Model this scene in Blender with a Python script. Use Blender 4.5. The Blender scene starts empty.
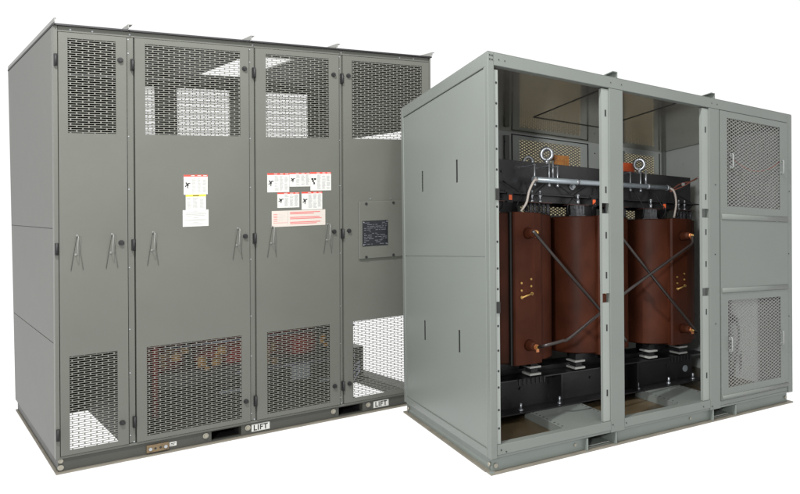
import bpy, bmesh, math, random
from mathutils import Vector, Matrix
random.seed(7)
scene = bpy.context.scene
COL = scene.collection

# ------------------------------------------------------------------ materials
def lin(c):
    c /= 255.0
    return c/12.92 if c <= .04045 else ((c+.055)/1.055)**2.4
def mat(name, col, rough=.5, metal=0.0, bump=0.0, bscale=60, var=.06, spec=.5, coat=0.0, vscale=2.5, wave=0.0, rv=.07):
    m = bpy.data.materials.new(name); m.use_nodes = True
    nt = m.node_tree; b = nt.nodes['Principled BSDF']
    tc = nt.nodes.new('ShaderNodeTexCoord')
    n = nt.nodes.new('ShaderNodeTexNoise'); n.inputs['Scale'].default_value = vscale; n.inputs['Detail'].default_value = 4
    nt.links.new(tc.outputs['Object'], n.inputs['Vector'])
    mr = nt.nodes.new('ShaderNodeMapRange')
    mr.inputs['From Min'].default_value = .3; mr.inputs['From Max'].default_value = .7
    mr.inputs['To Min'].default_value = 1-var; mr.inputs['To Max'].default_value = 1+var
    nt.links.new(n.outputs['Fac'], mr.inputs['Value'])
    vm = nt.nodes.new('ShaderNodeVectorMath'); vm.operation = 'SCALE'
    vm.inputs[0].default_value = col
    nt.links.new(mr.outputs['Result'], vm.inputs['Scale'])
    nt.links.new(vm.outputs['Vector'], b.inputs['Base Color'])
    b.inputs['Roughness'].default_value = rough; b.inputs['Metallic'].default_value = metal
    b.inputs['Specular IOR Level'].default_value = spec
    b.inputs['Coat Weight'].default_value = coat
    n2 = nt.nodes.new('ShaderNodeTexNoise'); n2.inputs['Scale'].default_value = bscale*.15; n2.inputs['Detail'].default_value = 3
    nt.links.new(tc.outputs['Object'], n2.inputs['Vector'])
    mr2 = nt.nodes.new('ShaderNodeMapRange')
    mr2.inputs['To Min'].default_value = max(.02, rough-rv); mr2.inputs['To Max'].default_value = min(1, rough+rv)
    nt.links.new(n2.outputs['Fac'], mr2.inputs['Value']); nt.links.new(mr2.outputs['Result'], b.inputs['Roughness'])
    if bump:
        n3 = nt.nodes.new('ShaderNodeTexNoise'); n3.inputs['Scale'].default_value = bscale; n3.inputs['Detail'].default_value = 2
        nt.links.new(tc.outputs['Object'], n3.inputs['Vector'])
        bp = nt.nodes.new('ShaderNodeBump'); bp.inputs['Strength'].default_value = bump; bp.inputs['Distance'].default_value = .002
        nt.links.new(n3.outputs['Fac'], bp.inputs['Height']); nt.links.new(bp.outputs['Normal'], b.inputs['Normal'])
        if wave:   # slight oil-canning of thin sheet
            n4 = nt.nodes.new('ShaderNodeTexNoise'); n4.inputs['Scale'].default_value = 1.8; n4.inputs['Detail'].default_value = 1
            nt.links.new(tc.outputs['Object'], n4.inputs['Vector'])
            b2 = nt.nodes.new('ShaderNodeBump'); b2.inputs['Strength'].default_value = wave; b2.inputs['Distance'].default_value = .03
            nt.links.new(n4.outputs['Fac'], b2.inputs['Height']); nt.links.new(b2.outputs['Normal'], bp.inputs['Normal'])
    return m
def rgb(r, g, b, k=1.0): return (lin(r)*k, lin(g)*k, lin(b)*k)
KA = .56
M = dict(
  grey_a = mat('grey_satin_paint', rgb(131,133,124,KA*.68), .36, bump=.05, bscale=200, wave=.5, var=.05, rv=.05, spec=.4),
  grey_a_side = mat('grey_side_sheet', rgb(131,133,125,KA*.68), .44, wave=.25, var=.02, spec=.35, rv=.01, vscale=1.2),
  base_a = mat('dark_base_paint', rgb(72,72,66,KA), .5, bump=.2, bscale=120, var=.12),
  inner_a = mat('shade_darkened_interior', rgb(62,62,56,.32), .55, var=.1, spec=.3),  # cabinet grey with the interior's shade put into its colour
  gasket = mat('black_gasket', rgb(22,22,24,.8), .55),
  mesh_a = mat('perforated_steel', rgb(136,136,128,KA*.85), .45, spec=.4),
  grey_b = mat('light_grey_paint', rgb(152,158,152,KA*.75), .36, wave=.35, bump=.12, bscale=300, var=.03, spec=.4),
  grey_b_lit = mat('light_grey_lit_side', rgb(152,158,152,KA*.82), .38, wave=.4, var=.03, spec=.38, rv=.02, vscale=1.2),  # same paint as the front, lightened to put light on the side
  base_b = mat('grey_green_base_paint', rgb(136,144,138,KA), .45, bump=.2, bscale=120, var=.08),
  dirt = mat('dusty_flange', rgb(140,134,120,KA), .6, var=.15, bump=.2, bscale=90, vscale=9),
  inner_b = mat('light_brightened_interior', rgb(196,202,198,KA*1.25), .3, var=.06, spec=.5),  # cabinet paint lightened to stand in for light inside the bays
  jamb = mat('pale_jamb_grey', rgb(172,178,172,KA*.85), .35, var=.04),  # paler grey than the frame posts
  wirehandle = mat('dull_wire_handle', rgb(150,150,146,.7), .4, metal=.3),
  shadow_leg = mat('grey_shadow_leg', rgb(120,120,112,.52), .5),  # darker than the doors, to read as shadow lines
  block = mat('grey_terminal_block', rgb(112,114,116,.55), .45, var=.3, vscale=40),
  boltgrey = mat('zinc_bolt_head', rgb(158,154,140,.7), .4, metal=.3, var=.1),
  dullcopper = mat('dull_copper', rgb(110,74,66,.45), .5, metal=.2),
  insul = mat('grey_insulator', rgb(58,58,62,.7), .3),
  handle = mat('worn_white_handle', rgb(182,186,182,.42), .4),
  roof_b = mat('glossy_roof_sheet', rgb(186,180,170), .12, metal=.85, var=.1, spec=.6),
  floor_b = mat('olive_steel_floor', rgb(98,84,62,.55), .3, var=.18, vscale=5, spec=.6),
  black = mat('black_clamp_paint', rgb(34,32,34,.55), .36, bump=.4, bscale=50, var=.4, vscale=6, spec=.6),
  blackmatt = mat('matt_black', rgb(20,20,22,.8), .6),
  resin = mat('brown_cast_resin', rgb(100,52,33,.34), .52, bump=.3, bscale=25, var=.28, vscale=5, spec=.12),
  resin_dark = mat('dark_brown_resin', rgb(66,34,24,.5), .5, var=.15),
  redresin = mat('red_brown_resin', rgb(170,44,38,1), .45, var=.15),
  yellow = mat('amber_insulation', rgb(196,140,50,.55), .5, var=.55, vscale=28),
  steel = mat('zinc_steel', rgb(176,180,184,.9), .36, metal=.8, var=.08),
  galv = mat('galvanised_pipe', rgb(168,178,184,.75), .35, metal=.35, var=.1, vscale=12),
  bluegrey = mat('blue_grey_steel', rgb(150,156,176,.8), .35, metal=.5, var=.15),
  copper = mat('copper', rgb(190,124,84,.9), .42, metal=.75, var=.12),
  brass = mat('brass', rgb(186,150,88,.9), .42, metal=.75, var=.1),
  barmat = mat('dark_insulated_bar', rgb(48,40,37,.6), .38, var=.12),
  bronze = mat('bronze_pad', rgb(124,106,80,.8), .4, metal=.5, var=.2, vscale=30),
  white = mat('white_vinyl', rgb(228,228,222,.56), .45, var=.02),
  cream = mat('cream_vinyl', rgb(222,212,202,.56), .5, var=.02),
  red = mat('red_ink', rgb(214,66,50,.75), .5),
  pink = mat('red_text_ink', rgb(206,110,108,.75), .5),
  yel = mat('yellow_ink', rgb(232,214,70,.75), .5),
  ink = mat('grey_text_ink', rgb(168,168,168,.7), .5),
  blackink = mat('black_ink', rgb(24,24,24), .5),
  plate = mat('black_nameplate', rgb(30,31,36,.8), .3),
  plateink = mat('silver_plate_text', rgb(96,98,104,.8), .4),
  orange = mat('orange_vinyl', rgb(240,104,52), .45, var=.04),
  orangebrown = mat('amber_block', rgb(176,112,40,.8), .4, var=.3, vscale=20),
  wire = mat('beige_wire', rgb(196,186,176,.8), .5),
  redwire = mat('red_brown_wire', rgb(120,70,56,.8), .5),
  pad = mat('white_support_pad', rgb(196,196,192,.5), .45, var=.08),
  slot = mat('dark_slot', rgb(30,31,29,.7), .7),
  lug = mat('pale_flange', rgb(150,150,146,KA), .4),
)

def translucent(name, col):
    m = bpy.data.materials.new(name); m.use_nodes = True; nt = m.node_tree; nt.nodes.clear()
    o = nt.nodes.new('ShaderNodeOutputMaterial'); t = nt.nodes.new('ShaderNodeBsdfTranslucent'); d = nt.nodes.new('ShaderNodeBsdfDiffuse'); x = nt.nodes.new('ShaderNodeMixShader')
    n = nt.nodes.new('ShaderNodeTexNoise'); n.inputs['Scale'].default_value = 40; r = nt.nodes.new('ShaderNodeValToRGB')
    r.color_ramp.elements[0].color = (*[c*.6 for c in col],1); r.color_ramp.elements[1].color = (*col,1)
    nt.links.new(n.outputs['Fac'], r.inputs[0]); nt.links.new(r.outputs[0], t.inputs[0]); nt.links.new(r.outputs[0], d.inputs[0])
    nt.links.new(t.outputs[0], x.inputs[1]); nt.links.new(d.outputs[0], x.inputs[2]); x.inputs[0].default_value = .15
    nt.links.new(x.outputs[0], o.inputs['Surface']); return m
M['filter'] = translucent('beige_filter_mat', (.85,.80,.64))

# ------------------------------------------------------------------ cabinets' frames of reference
class Frame:
    """a slightly out-of-square sheet metal box given by its eight corners, in metres"""
    def __init__(s, W, D, H, o):
        s.W, s.D, s.H = W, D, H
        s.o = {k: Vector(v) for k, v in o.items()}
        s.origin = s.o['FLB'].copy()
    def __call__(s, x, y, z):
        a, b, c = x/s.W, y/s.D, z/s.H; o = s.o
        B = o['FLB']*(1-a)*(1-b)+o['FRB']*a*(1-b)+o['BLB']*(1-a)*b+o['BRB']*a*b
        T = o['FLT']*(1-a)*(1-b)+o['FRT']*a*(1-b)+o['BLT']*(1-a)*b+o['BRT']*a*b
        return B*(1-c)+T*c
FA = Frame(2.235, 1.643, 2.363, {'FLB': (-2.2869, 3.3842, 0.0), 'BLB': (-3.3835, 4.6073, 0.0), 'FRB': (-0.524, 4.7585, 0.0), 'FLT': (-2.2668, 3.3976, 2.2932), 'BLT': (-3.3871, 4.6046, 2.3457), 'FRT': (-0.5035, 4.7607, 2.449), 'BRB': (-1.6205, 5.9817, 0.0), 'BRT': (-1.6238, 5.9678, 2.5016)})
FB = Frame(2.441, 1.293, 2.040, {'FLB': (-0.0713, 3.3141, 0.0), 'BLB': (-0.6739, 4.4585, 0.0), 'FRB': (1.9949, 4.6145, 0.0), 'FLT': (-0.0688, 3.3142, 2.1075), 'BLT': (-0.6737, 4.4585, 2.027), 'FRT': (1.9934, 4.6152, 1.9847), 'BRB': (1.3923, 5.7589, 0.0), 'BRT': (1.3886, 5.7595, 1.9042)})

def thing(fr, name, label, cat, at=(0,0,0)):
    e = bpy.data.objects.new(name, None); COL.objects.link(e)
    e.empty_display_size = .2; e.location = fr(*at)
    e['label'] = label; e['category'] = cat
    return e
WPOS = {}
def wpos(o):
    return WPOS[o.name]

class MB:
    """collects shapes in a cabinet's own metres; build() links them as ONE mesh object"""
    def __init__(s, fr): s.fr = fr; s.v = []; s.f = []; s.mi = []; s.mats = []; s.smooth = []; s.cuts = []; s.starts = []
    def sep(s):
        s.cuts.append(len(s.f)); return s
    def build_each(s, name, m=None, parent=None, bevel=0, label=None):
        """each piece (between sep() calls, else each single shape) becomes an object of its own"""
        cuts = sorted(set([0]+(s.cuts or s.starts)+[len(s.f)])); out = []
        for a, b in zip(cuts, cuts[1:]):
            t = MB(s.fr); t.mats = list(s.mats); used = {}
            for f, mi, sm in zip(s.f[a:b], s.mi[a:b], s.smooth[a:b]):
                for v in f:
                    if v not in used: used[v] = len(t.v); t.v.append(s.v[v])
                t.f.append([used[v] for v in f]); t.mi.append(mi); t.smooth.append(sm)
            out.append(t.build(name, m, parent, bevel, label))
        return out
    def _m(s, m):
        if m not in s.mats: s.mats.append(m)
        return s.mats.index(m)
    def raw(s, vs, fs, m=None, smooth=False):
        s.starts.append(len(s.f)); k = len(s.v); s.v += vs; i = s._m(m) if m else 0
        for f in fs: s.f.append([k+a for a in f]); s.mi.append(i); s.smooth.append(smooth)
    def box(s, x0, x1, y0, y1, z0, z1, m=None):
        vs = [(x,y,z) for z in (z0,z1) for y in (y0,y1) for x in (x0,x1)]
        s.raw(vs, [(0,2,3,1),(4,5,7,6),(0,1,5,4),(2,6,7,3),(0,4,6,2),(1,3,7,5)], m); return s
    def prism(s, pts, axis, a0, a1, m=None, smooth=False):
        n = len(pts); out = []
        for a in (a0, a1):
            for p, q in pts:
                out.append({'x':(a,p,q),'y':(p,a,q),'z':(p,q,a)}[axis])
        fs = [tuple(range(n))[::-1], tuple(range(n, 2*n))]
        s.raw(out, fs, m)
        k = len(s.v)-2*n
        for i in range(n):
            j = (i+1) % n
            s.f.append([k+i, k+j, k+n+j, k+n+i]); s.mi.append(s._m(m) if m else 0); s.smooth.append(smooth)
        return s
    def tube(s, pts, r, seg=10, m=None, r1=None, cap=True):
        P = [Vector(p) for p in pts]; n = len(P); rings = []
        t0 = (P[1]-P[0]).normalized()
        u = t0.orthogonal().normalized()
        for i in range(n):
            t = (P[min(i+1,n-1)]-P[max(i-1,0)]).normalized()
            u = (u-t*u.dot(t)).normalized(); w = t.cross(u)
            rr = r if r1 is None else r+(r1-r)*i/(n-1)
            rings.append([tuple(P[i]+(u*math.cos(2*math.pi*k/seg)+w*math.sin(2*math.pi*k/seg))*rr) for k in range(seg)])
        vs = [p for rg in rings for p in rg]; fs = []
        for i in range(n-1):
            for k in range(seg):
                fs.append((i*seg+k, i*seg+(k+1)%seg, (i+1)*seg+(k+1)%seg, (i+1)*seg+k))
        s.raw(vs, fs, m, True)
        if cap:
            k0 = len(s.v)-n*seg
            s.f.append([k0+k for k in range(seg)][::-1]); s.mi.append(s._m(m) if m else 0); s.smooth.append(False)
            s.f.append([k0+(n-1)*seg+k for k in range(seg)]); s.mi.append(s._m(m) if m else 0); s.smooth.append(False)
        return s
    def cyl(s, c, axis, r, h, seg=16, m=None, r1=None):
        d = {'x':(h,0,0),'y':(0,h,0),'z':(0,0,h)}[axis]
        return s.tube([c, (c[0]+d[0], c[1]+d[1], c[2]+d[2])], r, seg, m, r1)
    def torus(s, c, R, r, nrm='y', seg=28, m=None, flat=1):
        pts = []
        for k in range(seg+1):
            a = 2*math.pi*k/seg
            if nrm == 'y': pts.append((c[0]+R*math.cos(a), c[1], c[2]+R*math.sin(a)))
            elif nrm == 'x': pts.append((c[0], c[1]+R*math.cos(a), c[2]+R*math.sin(a)))
            else:
                q = math.sqrt(.5); pts.append((c[0]+R*math.cos(a)*q, c[1]-R*math.cos(a)*q, c[2]+R*math.sin(a)))
        return s.tube(pts, r, 10, m, cap=False)
    def ball(s, c, r, m=None, seg=12):
        vs = []; fs = []
        for i in range(seg//2+1):
            th = math.pi*i/(seg//2)
            for k in range(seg):
                ph = 2*math.pi*k/seg
                vs.append((c[0]+r*math.sin(th)*math.cos(ph), c[1]+r*math.sin(th)*math.sin(ph), c[2]+r*math.cos(th)))
        for i in range(seg//2):
            for k in range(seg):
                fs.append((i*seg+k, (i+1)*seg+k, (i+1)*seg+(k+1)%seg, i*seg+(k+1)%seg))
        s.raw(vs, fs, m, True); return s
    def build(s, name, m=None, parent=None, bevel=0, label=None):
        me = bpy.data.meshes.new(name)
        org = wpos(parent) if parent else Vector((0,0,0))
        # own origin: centre of the mesh, so that every part is placed at its own spot
        W = [s.fr(*p) for p in s.v]
        c = sum(W, Vector((0,0,0)))/len(W)
        me.from_pydata([tuple(w-c) for w in W], [], s.f)
        if s.mats:
            for q in s.mats: me.materials.append(M[q] if isinstance(q, str) else q)
            for p, i, sm in zip(me.polygons, s.mi, s.smooth): p.material_index = i; p.use_smooth = sm
        else:
            me.materials.append(M[m])
            for p, sm in zip(me.polygons, s.smooth): p.use_smooth = sm
        bm = bmesh.new(); bm.from_mesh(me)
        bmesh.ops.remove_doubles(bm, verts=bm.verts, dist=1e-6)
        bmesh.ops.recalc_face_normals(bm, faces=bm.faces)
        bm.to_mesh(me); bm.free(); me.update()
        o = bpy.data.objects.new(name, me); COL.objects.link(o)
        if parent: o.parent = parent
        o.location = c-org; WPOS[o.name] = c
        if bevel:
            md = o.modifiers.new('edge', 'BEVEL'); md.width = bevel; md.segments = 2; md.limit_method = 'ANGLE'; md.angle_limit = math.radians(50)
            md.harden_normals = False
        if label: o['label'] = label
        return o

def root(*a, **k):
    e = thing(*a, **k); WPOS[e.name] = e.location.copy(); return e

def text_into(mb, txt, x0, x1, z0, z1, y, m):
    """flat lettering stretched into the rectangle x0..x1, z0..z1 on a plane facing -y"""
    cu = bpy.data.curves.new('t', 'FONT'); cu.body = txt; cu.extrude = .0; cu.offset = .028; cu.space_character = 1.12
    ob = bpy.data.objects.new('t', cu); COL.objects.link(ob)
    bpy.context.view_layer.update()
    me = ob.evaluated_get(bpy.context.evaluated_depsgraph_get()).to_mesh()
    xs = [v.co.x for v in me.vertices]; ys = [v.co.y for v in me.vertices]
    ax, bx_, ay, by = min(xs), max(xs), min(ys), max(ys)
    vs = [(x0+(v.co.x-ax)/(bx_-ax)*(x1-x0), y, z0+(v.co.y-ay)/(by-ay)*(z1-z0)) for v in me.vertices]
    mb.raw(vs, [tuple(p.vertices) for p in me.polygons], m)
    bpy.data.objects.remove(ob); bpy.data.curves.remove(cu)

def sheet_with_holes(mb, x0, x1, z0, z1, y0, y1, holes, m=None):
    """upright sheet in the xz plane with rectangular openings, as butted boxes"""
    xs = sorted({x0, x1, *[h[0] for h in holes], *[h[1] for h in holes]})
    zs = sorted({z0, z1, *[h[2] for h in holes], *[h[3] for h in holes]})
    grid_sheet(mb, xs, zs, holes, y0, y1, 'y', m)
def grid_sheet(mb, us, vs_, holes, a0, a1, axis, m=None):
    nu, nv = len(us)-1, len(vs_)-1
    solid = [[not any(h[0]-1e-6 <= (us[i]+us[i+1])/2 <= h[1]+1e-6 and h[2]-1e-6 <= (vs_[j]+vs_[j+1])/2 <= h[3]+1e-6 for h in holes) for j in range(nv)] for i in range(nu)]
    def P(u, v, a): return {'y':(u,a,v),'x':(a,u,v),'z':(u,v,a)}[axis]
    V = []; idx = {}
    def vid(i, j, a):
        k = (i, j, a)
        if k not in idx: idx[k] = len(V); V.append(P(us[i], vs_[j], a))
        return idx[k]
    F_ = []
    for i in range(nu):
        for j in range(nv):
            if not solid[i][j]: continue
            for a in (a0, a1): F_.append((vid(i,j,a), vid(i+1,j,a), vid(i+1,j+1,a), vid(i,j+1,a)))
            for (di, dj, e) in ((-1,0,((i,j),(i,j+1))),(1,0,((i+1,j),(i+1,j+1))),(0,-1,((i,j),(i+1,j))),(0,1,((i,j+1),(i+1,j+1)))):
                ii, jj = i+di, j+dj
                if not (0 <= ii < nu and 0 <= jj < nv) or not solid[ii][jj]:
                    (p, q), (r, t) = e
                    F_.append((vid(p,q,a0), vid(r,t,a0), vid(r,t,a1), vid(p,q,a1)))
    mb.raw(V, F_, m)

def perforated(fr, x0, x1, z0, z1, y, name, parent, m='mesh_a'):
    """sheet punched with staggered slots: cross bars and short bridges between them"""
    mb = MB(fr); e = .006
    x0 -= e; x1 += e; z0 -= e; z1 += e
    n = round((z1-z0)/.0118); p = (z1-z0)/n; q = .054; t = .0017; bh = .0036
    for i in range(n+1):
        zc = z0+i*p
        mb.box(x0, x1, y, y+t, max(z0, zc-bh/2), min(z1, zc+bh/2))
        if i < n:
            x = x0+(q*.5 if i % 2 else 0)+.018
            while x < x1:
                if x > x0: mb.box(x-.0029, min(x1, x+.0029), y+.0002, y+t-.0002, zc+bh/2-.0002, zc+p-bh/2+.0002)
                x += q
    return mb.build(name, m, parent)
def expanded(fr, x0, x1, z0, z1, y, name, parent, m='lug', px=.040, pz=.022, w=.0045):
    """expanded metal: a lattice of slanted strands"""
    mb = MB(fr); t = .003; k = pz/px
    L = math.hypot(px, pz)
    dx, dz = w/2*pz/L, w/2*px/L
    for sgn in (1, -1):
        c0 = z0 - ((x1-x0)*k if sgn > 0 else 0); c1 = z1 + (0 if sgn > 0 else (x1-x0)*k)
        c = c0
        yy = y+(0 if sgn > 0 else .0012)
        while c < c1:
            # z = c + sgn*k*(x-x0)
            xa, xb = x0, x1
            lo, hi = (z0-c)/(sgn*k)+x0, (z1-c)/(sgn*k)+x0
            if lo > hi: lo, hi = hi, lo
            xa, xb = max(xa, lo), min(xb, hi)
            if xb-xa > .004:
                za, zb = c+sgn*k*(xa-x0), c+sgn*k*(xb-x0)
                h = w/2*1.15
                vs = [(xa,yy,za-h),(xb,yy,zb-h),(xb,yy,zb+h),(xa,yy,za+h),(xa,yy+t,za-h),(xb,yy+t,zb-h),(xb,yy+t,zb+h),(xa,yy+t,za+h)]
                mb.raw(vs, [(0,1,2,3),(7,6,5,4),(0,4,5,1),(3,2,6,7),(0,3,7,4),(1,5,6,2)])
            c += pz
    return mb.build(name, m, parent)

# =================================================================== LEFT CABINET
A = root(FA, 'transformer_enclosure', 'dark grey steel cabinet with closed perforated doors, warning stickers and LIFT labels on its base', 'electrical enclosure')
WA, DA, HA = FA.W, FA.D, FA.H

# base: dark channel with fork pockets, bottom flange
b = MB(FA)
b.box(0.012, .754, .018, .06, .009, .076); b.box(.922, 1.539, .018, .06, .009, .076); b.box(1.709, WA-.01, .018, .06, .009, .076)
for x0, x1 in ((.754,.922),(1.539,1.709)):
    b.box(x0, x1, .018, .06, .0685, .076); b.box(x0, x1, .018, .06, .009, .0145)
b.box(0.012, .054, .06, DA, .009, .076); b.box(WA-.13, WA-.01, .06, DA, .009, .076); b.box(.054, WA-.13, DA-.05, DA, .009, .076)
base = b.build('base_channel', 'base_a', A, .002)
b = MB(FA)
for x0, x1 in ((.754,.922),(1.539,1.709)):
    b.box(x0-.006, x1+.006, .30, .31, .0087, .0755); b.box(x0-.006, x1+.006, .0605, .2995, .0087, .0140); b.box(x0-.006, x1+.006, .0605, .2995, .0695, .0755)
    b.box(x0-.006, x0, .0605, .2995, .0141, .0694); b.box(x1, x1+.006, .0605, .2995, .0141, .0694); b.sep()
b.build_each('fork_pocket', 'blackmatt', A)
b = MB(FA); b.box(0, WA, -.004, .05, 0, .0085); b.box(0, .05, .05, DA, 0, .0085)
b.build('bottom_flange', 'dirt', A)
b = MB(FA)
for x, z in ((.959,.051),(1.501,.051),(1.749,.051),(.722,.051)):
    b.cyl((x,.018,z), 'y', .016, -.006, 16); b.cyl((x,.012,z), 'y', .010, -.006, 6); b.sep()
b.cyl((.022,.018,.029), 'y', .014, -.006, 12); b.sep(); b.cyl((.022,.018,.064), 'y', .012, -.006, 12)
b.build_each('base_bolt', 'boltgrey', A)
b = MB(FA); b.box(.415,.527,.006,.018,.0175,.0595)
gp = b.build('grounding_pad', 'bronze', A, .002)
b = MB(FA)
for x in (.433,.509): b.cyl((x,.006,.038), 'y', .009, -.006, 10, 'steel')
for x in (.458,.484): b.cyl((x,.006,.038), 'y', .006, -.0015, 10, 'slot')
b.build_each('pad_bolt', None, gp)
b = MB(FA); b.box(.532,.568,.0165,.018,.029,.052,'white'); b.box(.538,.562,.0160,.0165,.042,.046,'blackink'); b.box(.536,.556,.0160,.0165,.035,.038,'blackink')
b.build('small_base_label', None, A)
for x0, x1 in ((.982,1.09),(1.789,1.902)):
    b = MB(FA); b.box(x0, x1, .0160, .018, .0215, .0645, 'white')
    w = x1-x0
    text_into(b, 'LIFT', x0+w*.11, x1-w*.11, .0265, .0595, .0155, 'blackink')
    b.build('lift_label', None, A)

# frame: posts, sill, header
b = MB(FA)
b.box(.0, .018, .0, .05, .077, 2.352)
b.box(.3325, .3625, .010, .05, .092, 2.3215); b.box(.974, 1.0045, .010, .05, .092, 2.3215)
b.box(1.543, 1.5655, .010, .05, .092, 2.3215); b.box(2.224, WA, .0, .05, .077, 2.352)
b.box(.018, 2.224, .006, .05, .077, .089)
b.box(.018, 2.224, .008, .05, 2.3235, 2.352)
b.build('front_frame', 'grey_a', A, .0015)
b = MB(FA)
for x0, x1 in ((.3305,.380),(.972,1.022),(1.541,1.582)): b.box(x0, x1, .0505, .056, .092, 2.3215)
b.build_each('door_stop', 'blackmatt', A)
b = MB(FA); b.box(-.004, WA+.004, -.012, .03, 2.352, 2.361)
b.build('roof_gasket', 'gasket', A)
b = MB(FA)
random.seed(3)
for x in (.3375, .979, 1.549):
    for z in (2.31, 2.235, 1.78, 1.49, 1.06, .72, .48, .135): b.cyl((x,.010,z), 'y', .0036, -.002, 8)
for x in (.075,.172,.345,.995,1.56,1.99,2.10): b.cyl((x,.008,2.337), 'y', .0044, -.002, 8)
for x in (.355, .995, 1.555): b.cyl((x,.010,.097), 'y', .0045, -.003, 8)
b.build_each('frame_screw', 'steel', A)
# roof with its vent opening, ribs
b = MB(FA)
grid_sheet(b, [-.002,.05,1.13,1.48,WA+.002], [.03,.45,1.365,DA], [(1.13,1.48,.45,1.365)], 2.3525, 2.363, 'z')
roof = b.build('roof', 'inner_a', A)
for x in (.0, .33, .972, 1.515, 2.226):
    b = MB(FA); s = .008 if x < .1 else .020
    b.box(x, x+.004, -.03, DA, 2.3635, 2.386); b.box(x+.004, x+s, -.03, DA, 2.382, 2.386)
    b.build('roof_rib', 'lug', A)
# left side: three stacked sheets
for z0, z1 in ((.079,.683),(.687,1.289),(1.293,2.350)):
    b = MB(FA); b.box(0, .003, .0515, DA, z0, z1); b.box(.0, .012, .052, .085, z0+.002, z1-.002) if False else None
    b.build('side_panel', 'grey_a_side', A)
b = MB(FA); b.box(.0032, .03, .06, .10, .08, 2.35); b.box(.0032, .03, DA-.04, DA, .08, 2.35)
b.box(.0032,.02,.1005,DA-.0405,.680,.690); b.box(.0032,.02,.1005,DA-.0405,1.286,1.296)
b.build_each('side_frame', 'inner_a', A)
# right end: only its upper sheet, open below
b = MB(FA); b.box(WA-.012, WA-.002, .05, DA-.0125, 1.88, 2.350)
b.build('end_panel', 'inner_a', A)
b = MB(FA); b.box(WA-.06, WA-.002, DA-.06, DA, .077, 1.88)
b.build('corner_post', 'inner_a', A)
# rear wall with louvre windows, inner partition, floor
b = MB(FA)
RW = [(.74,.905,1.79,2.288),(1.062,1.458,1.79,2.288),(1.62,2.122,1.79,2.288)]
sheet_with_holes(b, .0, 1.62, .077, 2.35, DA-.012, DA, RW[:2])
sheet_with_holes(b, 1.62, WA-.013, 1.4, 2.35, DA-.012, DA, RW[2:])
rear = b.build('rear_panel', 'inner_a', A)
for r in RW: perforated(FA, r[0], r[1], r[2], r[3], DA+.001, 'rear_mesh', rear)
b = MB(FA)
grid_sheet(b, [.054,.31,1.71,WA-.13], [.06,.62,.98,DA-.05], [(.054,.31,.06,.98),(1.71,WA-.13,.06,.62)], .078, .088, 'z')
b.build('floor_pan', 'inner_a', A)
b = MB(FA); b.box(.31,.318,.06,.98,.0885,.60); b.box(1.698,1.704,.13,DA-.013,.0885,1.70)
b.build_each('inner_baffle', 'inner_a', A)

# doors
def sticker(parent, x0, x1, z0, z1, head, kind, y=-.0015):
    b = MB(FA); b.box(x0, x1, y, -.0002, z0, z1, 'cream' if kind == 'text_red' else 'white')
    w, h = x1-x0, z1-z0; yy = y-.0006
    def q(a0, a1, c0, c1, m, dy=0): b.box(x0+a0*w, x0+a1*w, yy-dy, y-.0001, z1-c1*h, z1-c0*h, m)
    rnd = random.Random(int(x0*1000))
    if head: q(0, 1, 0, .085 if kind != 'yellow' else .13, head)
    if head == 'red':
        for c in (.30,.57,.81): q(c, c+.15, .025, .055, 'white', .0004)
    if head == 'yel': q(.34,.66,.035,.095,'blackink',.0004)
    if kind in ('man', 'arrows'):
        cols = ((.32,.52),(.56,.74),(.78,.96))
        if kind == 'man':
            q(.07,.13,.38,.44,'blackink'); q(.10,.20,.43,.56,'blackink'); q(.17,.27,.40,.45,'blackink'); q(.14,.18,.56,.68,'blackink'); q(.05,.10,.54,.60,'blackink')
        else:
            q(.04,.14,.32,.42,'blackink'); q(.17,.27,.32,.42,'blackink'); q(.09,.16,.42,.54,'blackink'); q(.14,.21,.54,.66,'blackink')
        for a0, a1 in cols:
            c = .15
            while c < .92:
                if rnd.random() > .12: q(a0, a0+(a1-a0)*rnd.uniform(.6,1), c, c+.022, 'ink')
                c += .052
    elif kind == 'yellow':
        for a0, a1 in ((.05,.28),(.34,.62),(.68,.95)):
            c = .20
            while c < .92:
                if rnd.random() > .1: q(a0, a0+(a1-a0)*rnd.uniform(.6,1), c, c+.028, 'ink')
                c += .066
    elif kind == 'plain':
        for c, l in ((.06,.2),(.17,.84),(.25,.8),(.33,.7),(.45,.2),(.56,.84),(.64,.7),(.75,.2),(.84,.6)):
            q(.5-l/2, .5+l/2, c, c+.028, 'ink')
    elif kind == 'text_red':
        for k, c in enumerate((.10,.19,.41,.50,.72,.81)):
            q(.33, .33+rnd.uniform(.42,.62), c, c+.05, 'pink')
        for c in (.2,.3,.4,.5,.62): q(.03, .10, c, c+.03, 'pink')
        for c in (.2,.3,.4,.5,.62): q(.12, .12+rnd.uniform(.05,.14), c, c+.015, 'cream')
        q(.285,.288,.05,.92,'ink'); q(.03,.285,.74,.76,'pink')
    return b.build('warning_sticker', None, parent)

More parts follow.
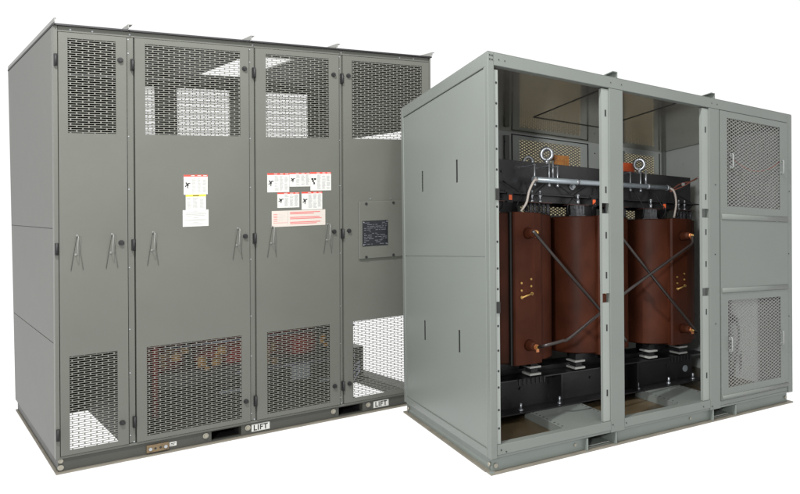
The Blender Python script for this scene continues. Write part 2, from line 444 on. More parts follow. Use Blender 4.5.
DOORS = [
  dict(x0=.021, x1=.328, w=(.061,.277), kn=[.297], h=[.095,.252], hx=.008),
  dict(x0=.367, x1=.970, w=(.417,.920), kn=[.943], h=[.448,.898], hx=.355),
  dict(x0=1.009, x1=1.540, w=(1.071,1.472), kn=[1.502], h=[1.10,1.457], hx=.999),
  dict(x0=1.570, x1=2.221, w=(1.632,2.164), kn=[1.605], h=[], hx=1.561),
]
for i, d in enumerate(DOORS):
    b = MB(FA); xa, xb = d['w']
    sheet_with_holes(b, d['x0'], d['x1'], .092, 2.320, 0, .003, [(xa,xb,1.792,2.291),(xa,xb,.118,.612)])
    # folded edges behind the sheet
    for x in (d['x0'], d['x1']-.003): b.box(x, x+.003, .0032, .022, .093, 2.319)
    for z in (.092, 2.317): b.box(d['x0']+.0032, d['x1']-.0032, .0032, .022, z, z+.003)
    lab = ['narrow end door with one short mesh window at top and bottom', 'wide door with a column of three stickers', 'door with five danger stickers and one cream notice', 'door with bolted access cover and black rating plate'][i]
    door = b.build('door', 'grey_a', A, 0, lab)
    perforated(FA, xa, xb, 1.792, 2.291, .0035, 'mesh_window', door)
    perforated(FA, xa, xb, .118, .612, .0035, 'mesh_window', door)
    for kx in d['kn']:
        for z in (2.193, 1.2, .216):
            b = MB(FA); b.cyl((kx,0,z), 'y', .0135, -.009, 16); b.cyl((kx,-.009,z), 'y', .010, -.007, 16)
            b.box(kx-.008, kx+.008, -.018, -.016, z-.0015, z+.0015)
            b.build('latch_knob', 'blackmatt', door)
    for hx in d['h']:
        b = MB(FA); pr = .040
        b.tube([(hx+.002,0,1.249),(hx+.002,-pr*.8,1.249),(hx+.001,-pr,1.243),(hx-.003,-pr,1.155),(hx-.004,-pr*.8,1.149),(hx-.004,0,1.149)], .0017, 8)
        b.cyl((hx+.002,0,1.249), 'y', .0055, -.005, 12); b.cyl((hx-.004,0,1.149), 'y', .0055, -.005, 12)
        b.build('pull_handle', 'wirehandle', door)
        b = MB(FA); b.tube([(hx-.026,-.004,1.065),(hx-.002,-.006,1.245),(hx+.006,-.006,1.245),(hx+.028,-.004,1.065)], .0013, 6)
        b.build('handle_shadow_legs', 'shadow_leg', door)  # splayed legs added in place of the handle's cast shadows
    for z0, z1 in ((2.142,2.203),(1.153,1.215),(.178,.238)):
        b = MB(FA); hx = d['hx']; b.box(hx-.0075, hx+.0075, -.010, .009, z0, z1); b.tube([(hx,-.011,z0),(hx,-.011,z1)], .006, 10)
        b.build('hinge', 'blackmatt', door)
    if i == 1:
        sticker(door, .608,.735,1.454,1.566,'red','man'); sticker(door, .618,.725,1.366,1.453,'yel','yellow'); sticker(door, .602,.739,1.271,1.3655,None,'plain')
    if i == 2:
        sticker(door, 1.076,1.211,1.457,1.572,'red','man'); sticker(door, 1.2125,1.3455,1.489,1.574,'red','man'); sticker(door, 1.3465,1.484,1.462,1.577,'red','arrows')
        sticker(door, 1.137,1.274,1.361,1.453,'red','man'); sticker(door, 1.289,1.424,1.345,1.455,'red','man')
        sticker(door, 1.102,1.444,1.2455,1.343,None,'text_red')
    if i == 3:
        b = MB(FA); b.box(1.673, 2.15, -.014, -.0003, 1.013, 1.384)
        b.build('access_cover', 'grey_a', door, .003)
        b = MB(FA); b.box(1.695, 1.882, -.0165, -.0145, 1.094, 1.259, 'plate')
        rnd = random.Random(4); z = 1.105
        while z < 1.25:
            x = 1.705
            while x < 1.865:
                l = rnd.uniform(.008,.04)
                if rnd.random() < .6: b.box(x, min(1.874, x+l), -.0170, -.0164, z, z+.0035, 'plateink')
                x += l+.008
            z += .0115
        for x, z in ((1.703,1.25),(1.874,1.25),(1.703,1.103),(1.874,1.103)): b.cyl((x,-.0165,z), 'y', .004, -.002, 8, 'steel')
        b.build('rating_plate', None, door)
        for x, z in ((1.722,1.370),(1.924,1.372),(1.721,1.024),(1.923,1.026)):
            b = MB(FA); b.cyl((x,-.014,z), 'y', .008, -.006, 12)
            b.build('cover_screw', 'blackmatt', door)
        for x in (1.76,1.915):
            b = MB(FA); b.cyl((x,0,1.40), 'y', .004, -.004, 8); b.build('cover_stud', 'steel', door)

# transformer standing in the left cabinet (seen through the mesh)
T = root(FA, 'mesh_covered_transformer', 'reddish coiled transformer with amber blocks, dimly seen through the perforated dark grey doors', 'transformer', (.6,.6,.09))
for cx in (.80, 1.30, 1.60)[:0] + (.62, 1.10, 1.55):
    b = MB(FA); n = 40; r = .21
    b.prism([(cx+r*math.cos(2*math.pi*k/n), .80+r*1.05*math.sin(2*math.pi*k/n)) for k in range(n)], 'z', .34, 1.5, 'redresin', True)
    coil = b.build('coil', None, T)
b = MB(FA); rnd = random.Random(11)
for x0, x1, z0, z1, n_ in ((.60,.77,.38,.50,9),(.83,.97,.31,.47,7),(1.24,1.335,.29,.46,6),(1.64,1.70,.36,.48,3),(1.08,1.2,.40,.50,4)):
    for k in range(n_):
        x = rnd.uniform(x0, x1-.03); z = rnd.uniform(z0, z1-.04); y = .46+.012*k
        b.box(x, x+rnd.uniform(.02,.055), y, y+.01, z, z+rnd.uniform(.02,.07))
b.build_each('amber_spacer', 'yellow', T)
b = MB(FA); b.box(.40, 1.90, .56, .60, .235, .335); b.box(.40,1.90,.50,.56,.325,.335); b.box(.40, 1.90, .98, 1.02, .235, .335); b.box(.5,1.8,.60,.98,.24,.33)
b.build('lower_clamp', 'black', T)
b = MB(FA); b.box(.40, 1.90, .56, .60, 1.52, 1.62); b.box(.40, 1.90, .98, 1.02, 1.52, 1.62); b.box(.5,1.8,.60,.98,1.52,1.61)
b.build('upper_clamp', 'black', T)
b = MB(FA); b.tube([(.56,.42,.105),(.56,.42,1.5)], .019, 8)
b.build('red_riser_bar', 'redresin', T)
b = MB(FA); b.tube([(.62,.44,.515),(1.88,.44,.515)], .010, 8); b.tube([(1.05,.44,.30),(1.88,.44,.30)], .009, 8); b.tube([(1.27,.5,.10),(1.27,.5,.30)], .006, 6)
b.build_each('busbar', 'bluegrey', T)
b = MB(FA); b.box(1.43,1.56,.47,.48,.185,.285); b.box(.95,1.12,.47,.48,.17,.185); b.box(1.62,1.75,.45,.47,.15,.165)
b.build_each('terminal_plate', 'galv', T)
b = MB(FA)
for x in (.5,1.0,1.45,1.78): b.box(x,x+.05,.55,1.0,.089,.235)
b.build_each('foot', 'black', T)
b = MB(FA); b.box(1.90,1.985,.50,.95,.089,.345)
b.build('end_bracket', 'black', T)
b = MB(FA)
for k in range(3): b.tube([(1.80,.35+.03*k,.12+.04*k),(1.90,.40,.20+.03*k),(1.95,.52,.15+.03*k),(2.03,.62,.115)], .007, 8)
b.build_each('cable', 'bluegrey', T)

# =================================================================== RIGHT CABINET
B = root(FB, 'transformer_enclosure', 'light grey steel cabinet with two open bays and one diamond mesh bay', 'electrical enclosure')
WB, DB, HB = FB.W, FB.D, FB.H
b = MB(FB)
PK = [(.625,.820),(1.640,1.842)]
sheet_with_holes(b, .02, WB-.03, .0085, .0745, .03, .036, [(a,c,.013,.0745) for a, c in PK])
b.box(.02,.026,.036,DB,.0085,.0745); b.box(WB-.036,WB-.03,.036,DB,.0085,.0745)
b.box(.026,WB-.036,DB-.006,DB,.0085,.0745)
for a, c in PK:
    b.box(a-.013,a-.001,.004,.0298,.0085,.0745); b.box(c+.001,c+.013,.004,.0298,.0085,.0745)
    b.box(a-.006,a,.0365,.9,.0085,.0745); b.box(c,c+.006,.0365,.9,.0085,.0745); b.box(a+.0005,c-.0005,.0605,.9,.0085,.012); b.box(a+.0005,c-.0005,.0605,.9,.071,.0745); b.box(a+.0005,c-.0005,.5,.506,.0125,.0705)
b.box(.0,.02,.0,.03,.0085,.012)
b.build('base_channel', 'base_b', B, .001)
b = MB(FB); b.box(.0, WB+.004, 0, .06, 0, .0082); b.box(-.004, .06, .06, DB+.01, 0, .0082)
b.build('bottom_flange', 'dirt', B)
b = MB(FB)
b.cyl((.04,.03,.035), 'y', .012, -.010, 8); b.cyl((.02,.05,.04), 'x', .011, -.010, 8); b.cyl((.02,DB-.04,.035), 'x', .012, -.012, 8)
b.cyl((WB-.05,.03,.04), 'y', .010, -.010, 8); b.cyl((.55,.03,.045), 'y', .008, -.006, 8); b.cyl((1.45,.03,.045), 'y', .008, -.006, 8)
b.build_each('base_bolt', 'boltgrey', B)
# frame
b = MB(FB)
b.box(0,.037,0,.037,.077,2.040)
b.box(.788,.890,0,.04,.077,1.979)
b.box(1.605,1.700,0,.04,.077,1.979)
b.box(2.392,WB,0,.05,.077,2.040)
b.box(0,.04,DB-.04,DB,.077,2.040); b.box(WB-.04,WB,DB-.04,DB,.077,2.040)
b.box(1.92,1.96,DB-.035,DB-.011,.15,1.95); b.box(.80,.84,DB-.035,DB-.011,.15,1.95)
b.build_each('frame_post', 'grey_b', B, .003)
b = MB(FB)
b.box(.038,2.391,0,.04,1.980,2.040)
b.build('front_header', 'grey_b', B, .003)
b = MB(FB)
b.box(.038,.787,0,.05,.092,.141); b.box(.891,1.604,0,.05,.092,.141); b.box(.787,.891,.0405,.05,.092,.141)
b.box(.038,2.391,.006,.05,.077,.0905); b.box(1.701,2.391,.006,.05,.0915,.119)
b.build('front_sill', 'grey_b', B, .002)
# gusset rivets
b = MB(FB)
for x in (.012,.026): 
    for z in (2.025,2.005): b.cyl((x,0,z), 'y', .004, -.002, 8)
for x in (.065,.10,.80,.88,1.63,1.68): b.cyl((x,0,2.01), 'y', .003, -.002, 8)
for x, z in ((.06,.115),(.09,.102),(.80,.12),(.90,.115),(1.54,.11),(1.62,.10),(1.66,1.50),(2.41,1.50),(1.655,1.06),(2.40,1.06),(1.655,.62),(2.40,.62)): b.cyl((x,-.0002,z), 'y', .0035, -.003, 8)
b.build_each('frame_rivet', 'slot', B)
# jamb strips with slots, notched at two heights
def jamb(x0, x1, segs, slots, r=.0035, notch=True):
    b = MB(FB)
    for z0, z1 in segs: b.box(x0, x1, .008, .012, z0, z1)
    b.box(x0, x0+.003, .0125, .03, segs[0][0], segs[-1][1])
    o = b.build('door_jamb', 'jamb', B)
    b = MB(FB); xm = (x0+x1)/2+.004
    for z in slots:
        b.box(xm-.005, xm+.005, .0070, .0079, z-.018, z+.018)
    b.build_each('jamb_slot', 'slot', o)
b = MB(FB); b.box(.038,.062,.008,.012,.143,1.962); b.box(.0595,.062,.0125,.03,.143,1.962)
jl = b.build('door_jamb', 'jamb', B)
b = MB(FB)
for z in (1.90,1.80,1.69,1.58,1.48,1.30,1.13,1.0,.9,.72,.60,.50,.42,.31,.22): b.cyl((.052,.0078,z), 'y', .0058, -.0006, 10)
b.build_each('jamb_hole', 'slot', jl)
for z in (1.36,.81):
    b = MB(FB); b.box(.044,.064,.0035,.0075,z-.028,z+.028); b.build('hinge_plate', 'slot', jl)
jamb(.737,.787,[(.143,.80),(.85,1.29),(1.346,1.972)],[1.84,1.42,1.17,.95,.66,.30])
jamb(1.547,1.604,[(.143,.80),(.85,1.29),(1.346,1.972)],[1.84,1.42,1.20,1.0,.70,.30])
# roof and ribs
b = MB(FB); b.box(.04,WB-.04,.045,DB-.012,1.985,1.992)
b.build('roof_lining', 'roof_b', B)
b = MB(FB); b.box(.002,WB-.002,.002,DB-.002,2.0405,2.044)
b.build('roof', 'grey_b', B)
b = MB(FB)
b.box(.78,1.366,.813,.820,1.9815,1.9848); b.box(1.359,1.366,.05,.8125,1.9815,1.9848); b.box(.777,.783,.05,.8125,1.9815,1.9848)
b.build_each('roof_seam', 'slot', B)
for x in (.846, 1.656):
    b = MB(FB); b.box(x, x+.005, .0, DB, 2.0445, 2.077); b.box(x-.03, x, .0, DB, 2.0725, 2.077)
    b.build('roof_rib', 'grey_b', B)
# left side: upper and lower sheets with lift slots
b = MB(FB); b.box(0,.03,.038,DB-.041,1.975,2.040); b.box(0,.03,.038,DB-.041,.077,.118)
b.build_each('side_rail', 'grey_b', B, .003)
SL = {1:[(.388,.412,1.454,1.577),(.912,.938,1.453,1.579)], 0:[(.376,.400,.541,.662),(.897,.923,.541,.662)]}
for k, (z0, z1) in enumerate(((.1195,1.055),(1.059,1.9715))):
    b = MB(FB); hs = SL[k]
    ys = sorted({.052, DB-.041, *[h[0] for h in hs], *[h[1] for h in hs]}); zs = sorted({z0, z1, *[h[2] for h in hs], *[h[3] for h in hs]})
    grid_sheet(b, ys, zs, hs, .006, .009, 'x')
    sp = b.build('side_panel', 'grey_b_lit', B)
    b = MB(FB)
    for h in hs: b.box(.0120,.016,h[0]-.004,h[1]+.004,h[2]-.004,h[3]+.004)
    b.build_each('slot_backing', 'slot', sp)
b = MB(FB); b.box(.0,.03,.038,.0515,.1185,1.9745)
b.build('side_corner_post', 'grey_b_lit', B, .003)
b = MB(FB); b.box(.015,.03,.06,DB-.05,1.04,1.07)
b.build('side_brace', 'inner_b', B)
# right side wall and rear wall
b = MB(FB); b.box(WB-.012,WB-.006,.052,DB-.041,.079,2.036)
b.build('side_panel', 'inner_b', B)
b = MB(FB)
RB = [(.14,.60,1.37,1.937),(.944,1.52,1.37,1.937),(1.98,2.315,1.37,1.937)]
sheet_with_holes(b, .041, WB-.041, .079, 2.036, DB-.010, DB-.004, RB)
rear = b.build('rear_panel', 'inner_b', B)
for r in RB:
    b = MB(FB); b.box(r[0]-.02,r[1]+.02,DB+.004,DB+.012,r[2]-.02,r[3]+.02); b.build('dust_filter', 'filter', rear)
for r in RB: expanded(FB, r[0], r[1], r[2], r[3], DB-.002, 'rear_mesh', rear, w=.0075)
b = MB(FB)
for x0, x1, z0, z1 in ((.87,.878,.2,1.965),(1.585,1.593,.2,1.965),(.87,1.593,1.965,1.972),(1.925,1.932,.2,1.97),(.72,.728,.2,1.97),(2.37,2.376,.2,1.97)):
    b.box(x0,x1,DB-.016,DB-.0105,z0,z1)
b.build_each('rear_seam', 'slot', rear)
b = MB(FB)
for k in range(12): b.cyl((.5+.15*k, DB-.0105, 1.995), 'y', .006, -.004, 8)
for k in range(9): b.cyl((.80, DB-.036, .3+.2*k), 'y', .005, -.004, 8); b.cyl((1.66, DB-.0105, .3+.2*k), 'y', .005, -.004, 8)
b.build_each('rear_rivet', 'slot', rear)
# floor and cross members
b = MB(FB); b.box(.016,WB-.0125,.052,DB-.0105,.0775,.084)
b.build('floor_pan', 'floor_b', B)
for x0, x1 in ((.50,.885),(1.40,1.75)):
    b = MB(FB); b.box(x0,x1,.052,.50,.126,.131); b.box(x0,x0+.005,.052,.50,.0845,.1255); b.box(x1-.005,x1,.052,.50,.0845,.1255)
    cm = b.build('floor_cross_member', 'grey_b', B)
    b = MB(FB)
    for k in range(11):
        b.cyl((x0+.018,.07+.04*k,.131), 'z', .006, .0008, 8); b.cyl((x1-.018,.07+.04*k,.131), 'z', .006, .0008, 8)
    b.build_each('mounting_hole', 'slot', cm)

# bay three: bolted cover with two meshed windows
b = MB(FB); px0, px1 = 1.706, 2.388
sheet_with_holes(b, px0, px1, .124, 1.976, -.004, 0, [(1.769,2.307,1.368,1.935),(1.772,2.306,.200,.762)])
b.box(px0,px0+.004,.0002,.02,.124,1.976); b.box(px1-.004,px1,.0002,.02,.124,1.976)
cover = b.build('end_bay_cover', 'grey_b', B, .0008)
b = MB(FB)
for z, h in ((1.300,.020),(.828,.018),(.142,.014)):
    b.prism([(-.0042,z-h),(-.009,z-h*.7),(-.012,z),(-.009,z+h*.7),(-.0042,z+h)], 'x', px0+.004, px1-.004, None, True)
b.build_each('rolled_lip', 'grey_b', cover)
expanded(FB, 1.764, 2.312, 1.363, 1.940, .0008, 'mesh_window', cover)
expanded(FB, 1.767, 2.311, .195, .767, .0008, 'mesh_window', cover)
for x, z in ((1.807,1.66),(2.322,1.662),(1.79,.478),(2.313,.476)):
    b = MB(FB)
    b.box(x-.016,x+.005,-.0068,-.0045,z-.048,z-.030); b.box(x-.016,x+.005,-.0068,-.0045,z+.030,z+.048)
    b.tube([(x-.004,-.0072,z-.043),(x-.004,-.020,z-.045),(x-.004,-.024,z-.038),(x-.004,-.024,z+.038),(x-.004,-.020,z+.045),(x-.004,-.0072,z+.043)], 0.0048, 10)
    b.build('pull_handle', 'handle', cover)
b = MB(FB); b.tube([(1.83+.062*k, .004, 1.600+.014*(k-4)**2*.35+.004*k) for k in range(9)], .003, 6)
b.build('safety_chain', 'redwire', cover)
b = MB(FB); 
for z in (1.43,1.46,1.49,.60,.63,.66,.69): 
    b.box(1.955,2.0,.30,.306,z,z+.018); 
b.box(1.95,1.958,.30,.306,1.42,1.52); b.box(1.95,1.958,.30,.306,.59,.72)
b.build('cable_support_rack', 'black', B)

# =================================================================== transformer in the right cabinet
T = root(FB, 'cast_resin_transformer', 'brown coiled transformer with crossing dark bars standing inside the open light grey cabinet', 'transformer', (1.07,.67,.085))
CX = (.44, 1.07, 1.70); CY = .67; R = .288; Z0, Z1 = .445, 1.302
for i, cx in enumerate(CX):
    n = 72; b = MB(FB)
    pts = []
    for k in range(n):
        a = 2*math.pi*k/n; pts.append((cx+R*math.cos(a), CY+R*math.sin(a)))
    # hollow cast winding
    ri = .20
    vs = []; fs = []
    prof = [(R-.006,Z0),(R,Z0+.006),(R,Z1-.006),(R-.006,Z1),(ri,Z1),(ri,Z0)]
    for k in range(n):
        a = 2*math.pi*k/n
        ca, sa = math.cos(a), math.sin(a); q = (abs(ca)**2.7+abs(sa)**2.7)**(-1/2.7)
        for r, z in prof:
            k_ = r*(q if r > .25 else 1); vs.append((cx+k_*ca, CY+k_*sa*1.035, z))
    m_ = len(prof)
    for k in range(n):
        for j in range(m_): fs.append((k*m_+j, k*m_+(j+1)%m_, ((k+1)%n)*m_+(j+1)%m_, ((k+1)%n)*m_+j))
    b.raw(vs, fs, None, True)
    coil = b.build('coil', 'resin', T)
    md = coil.modifiers.new('split', 'EDGE_SPLIT'); md.split_angle = math.radians(40)
    # flat tap face standing proud of the winding
    b = MB(FB)
    b.prism([(cx-.100,.42),(cx-.100,.352),(cx-.090,.341),(cx+.045,.338),(cx+.100,.352),(cx+.100,.42)], 'z', Z0-.008, Z1+.004)
    tp = b.build('tap_panel', 'resin', coil, .004)
    b = MB(FB)
    for z in (1.186,.548):
        b.tube([(cx,.339,z),(cx,.325,z),(cx,.30,z),(cx,.270,z)], .034, 20, None, .021)
    b.build_each('bushing', 'resin', tp)
    if i == 0:
        b = MB(FB); b.box(cx-.1135,cx-.1015,.36,.43,Z0-.006,Z1+.002); b.build('panel_gap', 'slot', tp)
    b = MB(FB)
    for z in (1.186,.548):
        b.cyl((cx,.271,z), 'y', .016, -.020, 12, 'copper'); b.cyl((cx,.252,z), 'y', .012, -.014, 6, 'brass'); b.ball((cx,.236,z), .008, 'brass'); b.box(cx-.009,cx+.010,.243,.250,z-.026,z+.01,'copper'); b.sep()
    b.build_each('terminal_bolt', None, tp)
    b = MB(FB)
    for dx, dz in ((-.053,.904),(.014,.925),(-.053,.862),(.014,.885)): b.cyl((cx+dx,.340,dz), 'y', .0062, -.010, 10); b.sep()
    b.tube([(cx-.055,.328,.822),(cx+.020,.328,.843)], .0055, 8); b.cyl((cx-.053,.340,.823), 'y', .009, -.014, 10); b.cyl((cx+.017,.340,.842), 'y', .009, -.014, 10)
    b.build_each('tap_link', 'brass', tp)
    # low voltage terminal block and insulator comb on top
    b = MB(FB)
    x = cx-.17
    b.box(x-.036,x+.036,.44,.52,1.303,1.312); b.box(x-.030,x+.030,.45,.51,1.312,1.350); b.box(x-.038,x+.038,.455,.505,1.3501,1.372)
    for dx in (-.026,0,.026): b.box(x+dx-.005,x+dx+.005,.443,.4495,1.315,1.368)
    b.build('terminal_block', 'block', coil)
    b = MB(FB); b.box(x-.075,x+.075,.45,.53,1.3725,1.376,'dullcopper'); b.cyl((x,.47,1.378), 'z', .012, .03, 6, 'steel'); b.cyl((x,.47,1.408), 'z', .007, .035, 10, 'steel')
    b.cyl((x,.47,1.43),'z',.012,.01,6,'steel')
    b.build('terminal_stud', None, coil)
    b = MB(FB)
    for k in range(6):
        b.cyl((cx+.085+.032*k,.50,1.303), 'z', .011, .072, 12)
        for z in (1.318,1.338,1.358): b.cyl((cx+.085+.032*k,.50,z), 'z', .0145, .006, 12)
        b.sep()
    b.build_each('insulator', 'insul', coil)
    b = MB(FB)
    b.box(cx+.075,cx+.26,.47,.53,1.3755,1.379,'dullcopper'); b.sep()
    for x in (cx+.127, cx+.187):
        b.cyl((x,.50,1.381),'z',.013,.012,6,'steel'); b.cyl((x,.50,1.393),'z',.0065,.05,10,'steel'); b.cyl((x,.50,1.415),'z',.012,.010,6,'steel'); b.ball((x,.50,1.447),.008,'steel'); b.sep()
    b.build_each('low_voltage_terminal', None, coil)
    # lower resilient support pads
    b = MB(FB)
    for x in (cx+.10, cx-.19):
        for z0, z1, m_ in ((.345,.357,'pad'),(.357,.388,'blackmatt'),(.388,.399,'pad'),(.399,.4365,'blackmatt')):
            e = .0 if m_ == 'pad' else .016
            b.box(x-.034+e, x+.046-e, .440+e, .54-e, z0+.0003, z1, m_)
        b.sep()
    b.build_each('support_pad', None, coil)
# stickers on upper clamp plate
# clamps
b = MB(FB); b.box(.14,2.00,.55,.558,1.385,1.632); b.box(.14,2.00,.47,.5495,1.385,1.393) if False else None
b.box(.14,2.0,.5582,.63,1.624,1.632); b.box(.14,2.03,.49,.5495,1.425,1.432)
b.box(.30,.306,.50,.5495,1.432,1.60) if False else None
b.box(.14,2.00,.78,.788,1.385,1.632); b.box(.14,2.0,.71,.7798,1.624,1.632)
b.box(1.994,2.0,.5582,.7798,1.40,1.6235)
b.build('upper_clamp', 'black', T, .001)
b = MB(FB); b.box(.24,1.90,.59,.75,1.40,1.575)
for cx in CX: b.box(cx-.075,cx+.075,.592,.748,.36,1.3995)
b.box(.24,1.90,.5905,.7495,.19,.3595)
b.build('core', 'black', T)
b = MB(FB)
b.box(.12,2.00,.55,.558,.135,.335); b.box(.12,2.02,.44,.5495,.328,.335); b.box(.12,2.02,.43,.5495,.132,.139)
b.box(.12,2.00,.78,.788,.135,.335); b.box(.745,.752,.45,.5495,.1395,.3275); b.box(1.38,1.387,.45,.5495,.1395,.3275); b.box(.28,.287,.45,.5495,.1395,.3275)
for cx in CX:
    for k in range(7): b.box(cx-.02+.03*k,cx-.012+.03*k,.428,.4395,.30,.334)
b.build('lower_clamp', 'black', T, .001)
b = MB(FB); b.cyl((1.93,.55,.205),'y',.024,-.005,20)
b.build('lifting_hole_cap', 'galv', T)
b = MB(FB)
for x in (.455,.745,1.40,1.69,1.93):
    b.cyl((x,.47,.1395),'z',.016,.010,6); b.cyl((x,.47,.1495),'z',.008,.035,10); b.sep()
b.build_each('foot_bolt', 'steel', T)
b = MB(FB)
for x in (.30,.50,1.05,1.75): b.cyl((x,.5498,.25),'y',.010,-.010,8)
for x in (.38,.81,1.15): b.cyl((x,.5498,1.56),'y',.007,-.008,8)
b.build_each('clamp_bolt', 'black', T)
for x in (.40,1.04,1.67):
    b = MB(FB); b.box(x-.011,x+.011,.478,.482,1.385,1.415,'orange'); b.box(x-.035,x+.035,.484,.49,1.43,1.445,'blackmatt'); b.box(x-.02,x+.02,.4822,.4835,1.37,1.43,'blackmatt')
    b.build('orange_tag', None, T)
b = MB(FB); b.cyl((.905,.5498,1.497),'y',.020,-.012,16); b.cyl((.905,.538,1.497),'y',.012,-.02,10)
b.build('clamp_stud', 'steel', T)
# lifting eyes
for x, y, k in ((.745,.60,'x'),(1.54,.60,'d')):
    b = MB(FB); b.torus((x,y,1.700), .036, .0130, 'd')
    b.cyl((x,y,1.632),'z',.022,.012,6); b.cyl((x,y,1.644),'z',.014,.022,12); b.ball((x,y,1.652),.018)
    b.cyl((x,.53,1.53),'z',.008,.12,10)
    b.build('lifting_eye', 'steel', T)
b = MB(FB); b.torus((.70,.76,1.665), .036, .0125, 'y'); b.build('lifting_eye', 'steel', T)
for x0, x1, m_ in ((.845,.965,'orangebrown'),(1.43,1.545,'orange')):
    b = MB(FB); b.box(x0,x1,.66,.69,1.6335,1.715,m_)
    for dx in (.03,.06,.09):
        for dz in (.025,.055): b.cyl((x0+dx,.6598,1.6335+dz),'y',.005,-.002,8,'brass' if m_!='orange' else m_)
    b.build('connection_block', None, T)
# conduit on stand-offs
b = MB(FB); b.tube([(.545,.45,1.512),(1.69,.45,1.527)], .0165, 16)
pipe = b.build('conduit', 'galv', T)
for x in (.557,.665,.728,1.327,1.42):
    b = MB(FB); z = 1.512+(x-.545)*.0131
    b.cyl((x,.45,z-.036),'z',.005,.13 if x not in (.665,) else .16,8); b.box(x-.009,x+.009,.45,.549,z+.085,z+.089); b.cyl((x,.45,z-.038),'z',.010,.014,6)
    b.build('stand_off', 'steel', pipe)
b = MB(FB)
for x in (.55,.87,1.13,1.48,1.66): b.cyl((x,.45,1.512+(x-.545)*.0131),'x',.0195,.02,16)
b.build_each('coupling', 'steel', pipe)
def smooth_path(pts, n=8):
    P = [Vector(p) for p in pts]; out = []
    P = [P[0]*2-P[1]]+P+[P[-1]*2-P[-2]]
    for i in range(1, len(P)-2):
        for k in range(n):
            t = k/n; a, b_, c, d = P[i-1], P[i], P[i+1], P[i+2]
            out.append(tuple(.5*((2*b_)+(c-a)*t+(2*a-5*b_+4*c-d)*t*t+(3*b_-a-3*c+d)*t**3)))
    out.append(tuple(P[-2])); return out
b = MB(FB); b.tube(smooth_path([(.565,.43,1.508),(.535,.42,1.50),(.505,.43,1.44),(.49,.44,1.37),(.462,.46,1.318)]), .0075, 8)
b.tube(smooth_path([(1.68,.44,1.527),(1.715,.43,1.50),(1.745,.44,1.42),(1.742,.46,1.32)]), .0075, 8)
b.build_each('lead_wire', 'wire', T)
b = MB(FB); b.tube(smooth_path([(1.69,.44,1.50),(1.80,.42,1.545),(1.90,.40,1.60),(2.05,.44,1.64)]), .005, 8); b.tube(smooth_path([(1.69,.445,1.505),(1.78,.43,1.56),(1.88,.41,1.585),(2.04,.44,1.655)]), .004, 8)
wr = b.build_each('sensor_wire', 'redwire', T)[0]
b = MB(FB); b.box(1.915,1.945,.385,.40,1.60,1.622); b.box(1.78,1.80,.41,.42,1.545,1.565)
b.build_each('wire_clip', 'pad', wr)
rnd = random.Random(5)
b = MB(FB)
for cx in CX:
    for k in range(5):
        x = cx-.24+.11*k+rnd.uniform(-.02,.02)
        b.tube(smooth_path([(x,.50,1.31),(x+rnd.uniform(-.03,.03),.47,1.37),(x+rnd.uniform(-.06,.06),.50,1.43),(x+rnd.uniform(-.08,.08),.53,1.50)],5), .0045, 6)
b.build_each('control_cable', 'blackmatt', T)
# delta bars
zt, zb = 1.172, .556
b = MB(FB); b.tube(smooth_path([(.44,.240,1.175),(.452,.222,1.145),(1.045,.225,.58),(1.07,.240,.550)],6), .0095, 10)
b.build('delta_bar', 'barmat', T)
b = MB(FB); b.tube(smooth_path([(1.07,.240,1.175),(1.08,.222,1.145),(1.672,.232,.585),(1.70,.243,.552)],6), .0095, 10)
b.build('delta_bar', 'barmat', T)
b = MB(FB); b.tube(smooth_path([(.44,.235,.550),(.46,.18,.568),(.56,.165,.585),(.64,.165,.61),(1.05,.175,.835),(1.55,.20,1.075),(1.655,.21,1.125),(1.680,.222,1.15),(1.70,.243,1.185)],6), .0095, 10)
b.build('delta_bar', 'barmat', T)

# floor: white sheet made translucent, so world light from below hides shadows
fm = bpy.data.materials.new('white_lit_through_sheet'); fm.use_nodes = True
nt = fm.node_tree; nt.nodes.clear()
out = nt.nodes.new('ShaderNodeOutputMaterial'); mx = nt.nodes.new('ShaderNodeMixShader'); tr = nt.nodes.new('ShaderNodeBsdfTranslucent'); df = nt.nodes.new('ShaderNodeBsdfDiffuse')
tr.inputs['Color'].default_value = (.97,.97,.97,1); df.inputs['Color'].default_value = (.95,.95,.95,1); mx.inputs[0].default_value = .93
nt.links.new(df.outputs[0], mx.inputs[1]); nt.links.new(tr.outputs[0], mx.inputs[2]); nt.links.new(mx.outputs[0], out.inputs['Surface'])
me = bpy.data.meshes.new('floor'); me.from_pydata([(-9,-6,-.002),(9,-6,-.002),(9,14,-.002),(-9,14,-.002)], [], [(0,1,2,3)])
me.materials.append(fm)
fl = bpy.data.objects.new('floor', me); COL.objects.link(fl); fl['kind'] = 'structure'

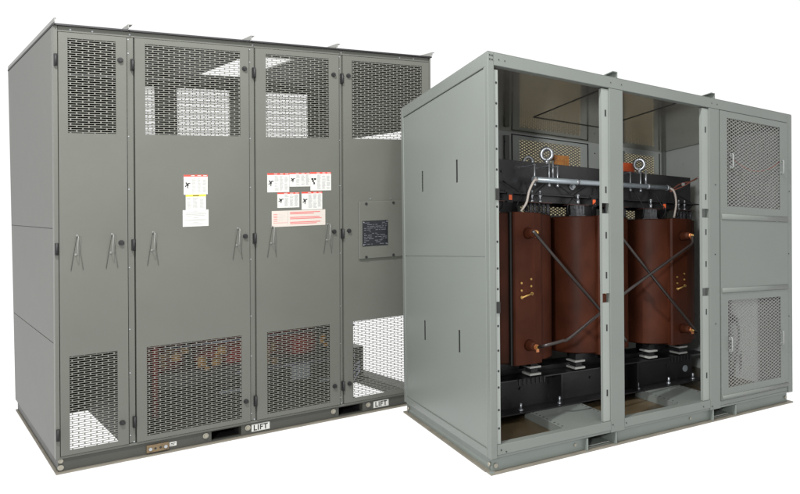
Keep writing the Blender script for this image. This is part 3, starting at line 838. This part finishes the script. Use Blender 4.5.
# =================================================================== light
w = bpy.data.worlds.new('World'); scene.world = w; w.use_nodes = True
nt = w.node_tree; bg = nt.nodes['Background']
tc = nt.nodes.new('ShaderNodeTexCoord'); sx = nt.nodes.new('ShaderNodeSeparateXYZ'); nt.links.new(tc.outputs['Generated'], sx.inputs[0])
mr = nt.nodes.new('ShaderNodeMapRange'); mr.inputs['From Min'].default_value = -.12; mr.inputs['From Max'].default_value = .02
mr.inputs['To Min'].default_value = 1.18; mr.inputs['To Max'].default_value = 1.04
nt.links.new(sx.outputs['Z'], mr.inputs['Value']); nt.links.new(mr.outputs['Result'], bg.inputs['Strength'])
bg.inputs['Color'].default_value = (1,1,1,1)
def area(name, loc, target, size, energy):
    l = bpy.data.lights.new(name, 'AREA'); l.shape = 'DISK'; l.size = size; l.energy = energy
    o = bpy.data.objects.new(name, l); COL.objects.link(o); o.location = loc
    o.rotation_euler = (Vector(target)-Vector(loc)).to_track_quat('-Z','Y').to_euler()
area('softbox_key', (-1.25,1.4,4.4), (-1.0,4.0,1.2), .12, 250)
area('softbox_second', (.75,2.4,4.9), (-.9,4.2,1.2), .5, 70)
area('softbox_front', (-.9,-1.4,1.9), (.2,4.2,1.3), .35, 190)


# =================================================================== camera
cam = bpy.data.cameras.new('camera'); co = bpy.data.objects.new('camera', cam); COL.objects.link(co)
cam.sensor_fit = 'HORIZONTAL'; cam.sensor_width = 36; cam.lens = 668.697/800*36
cam.shift_x = (400-503.236)/800; cam.shift_y = (234.355-247)/800
cam.clip_end = 200
Rm = [[9.99951982e-01,0,9.79968911e-03],[-1.39272175e-04,9.99899006e-01,1.42112148e-02],[-9.79869940e-03,-1.42118973e-02,9.99850993e-01]]
mw = Matrix([[Rm[r][0], Rm[r][2], -Rm[r][1]] for r in range(3)]).to_4x4()
mw.translation = (0,0,1.25); co.matrix_world = mw
scene.camera = co
scene.view_settings.view_transform = 'Standard'; scene.view_settings.look = 'None'
scene.view_settings.exposure = 0; scene.view_settings.gamma = 1
scene.cycles.max_bounces = 10; scene.cycles.diffuse_bounces = 5; scene.cycles.glossy_bounces = 5; scene.cycles.use_denoising = True
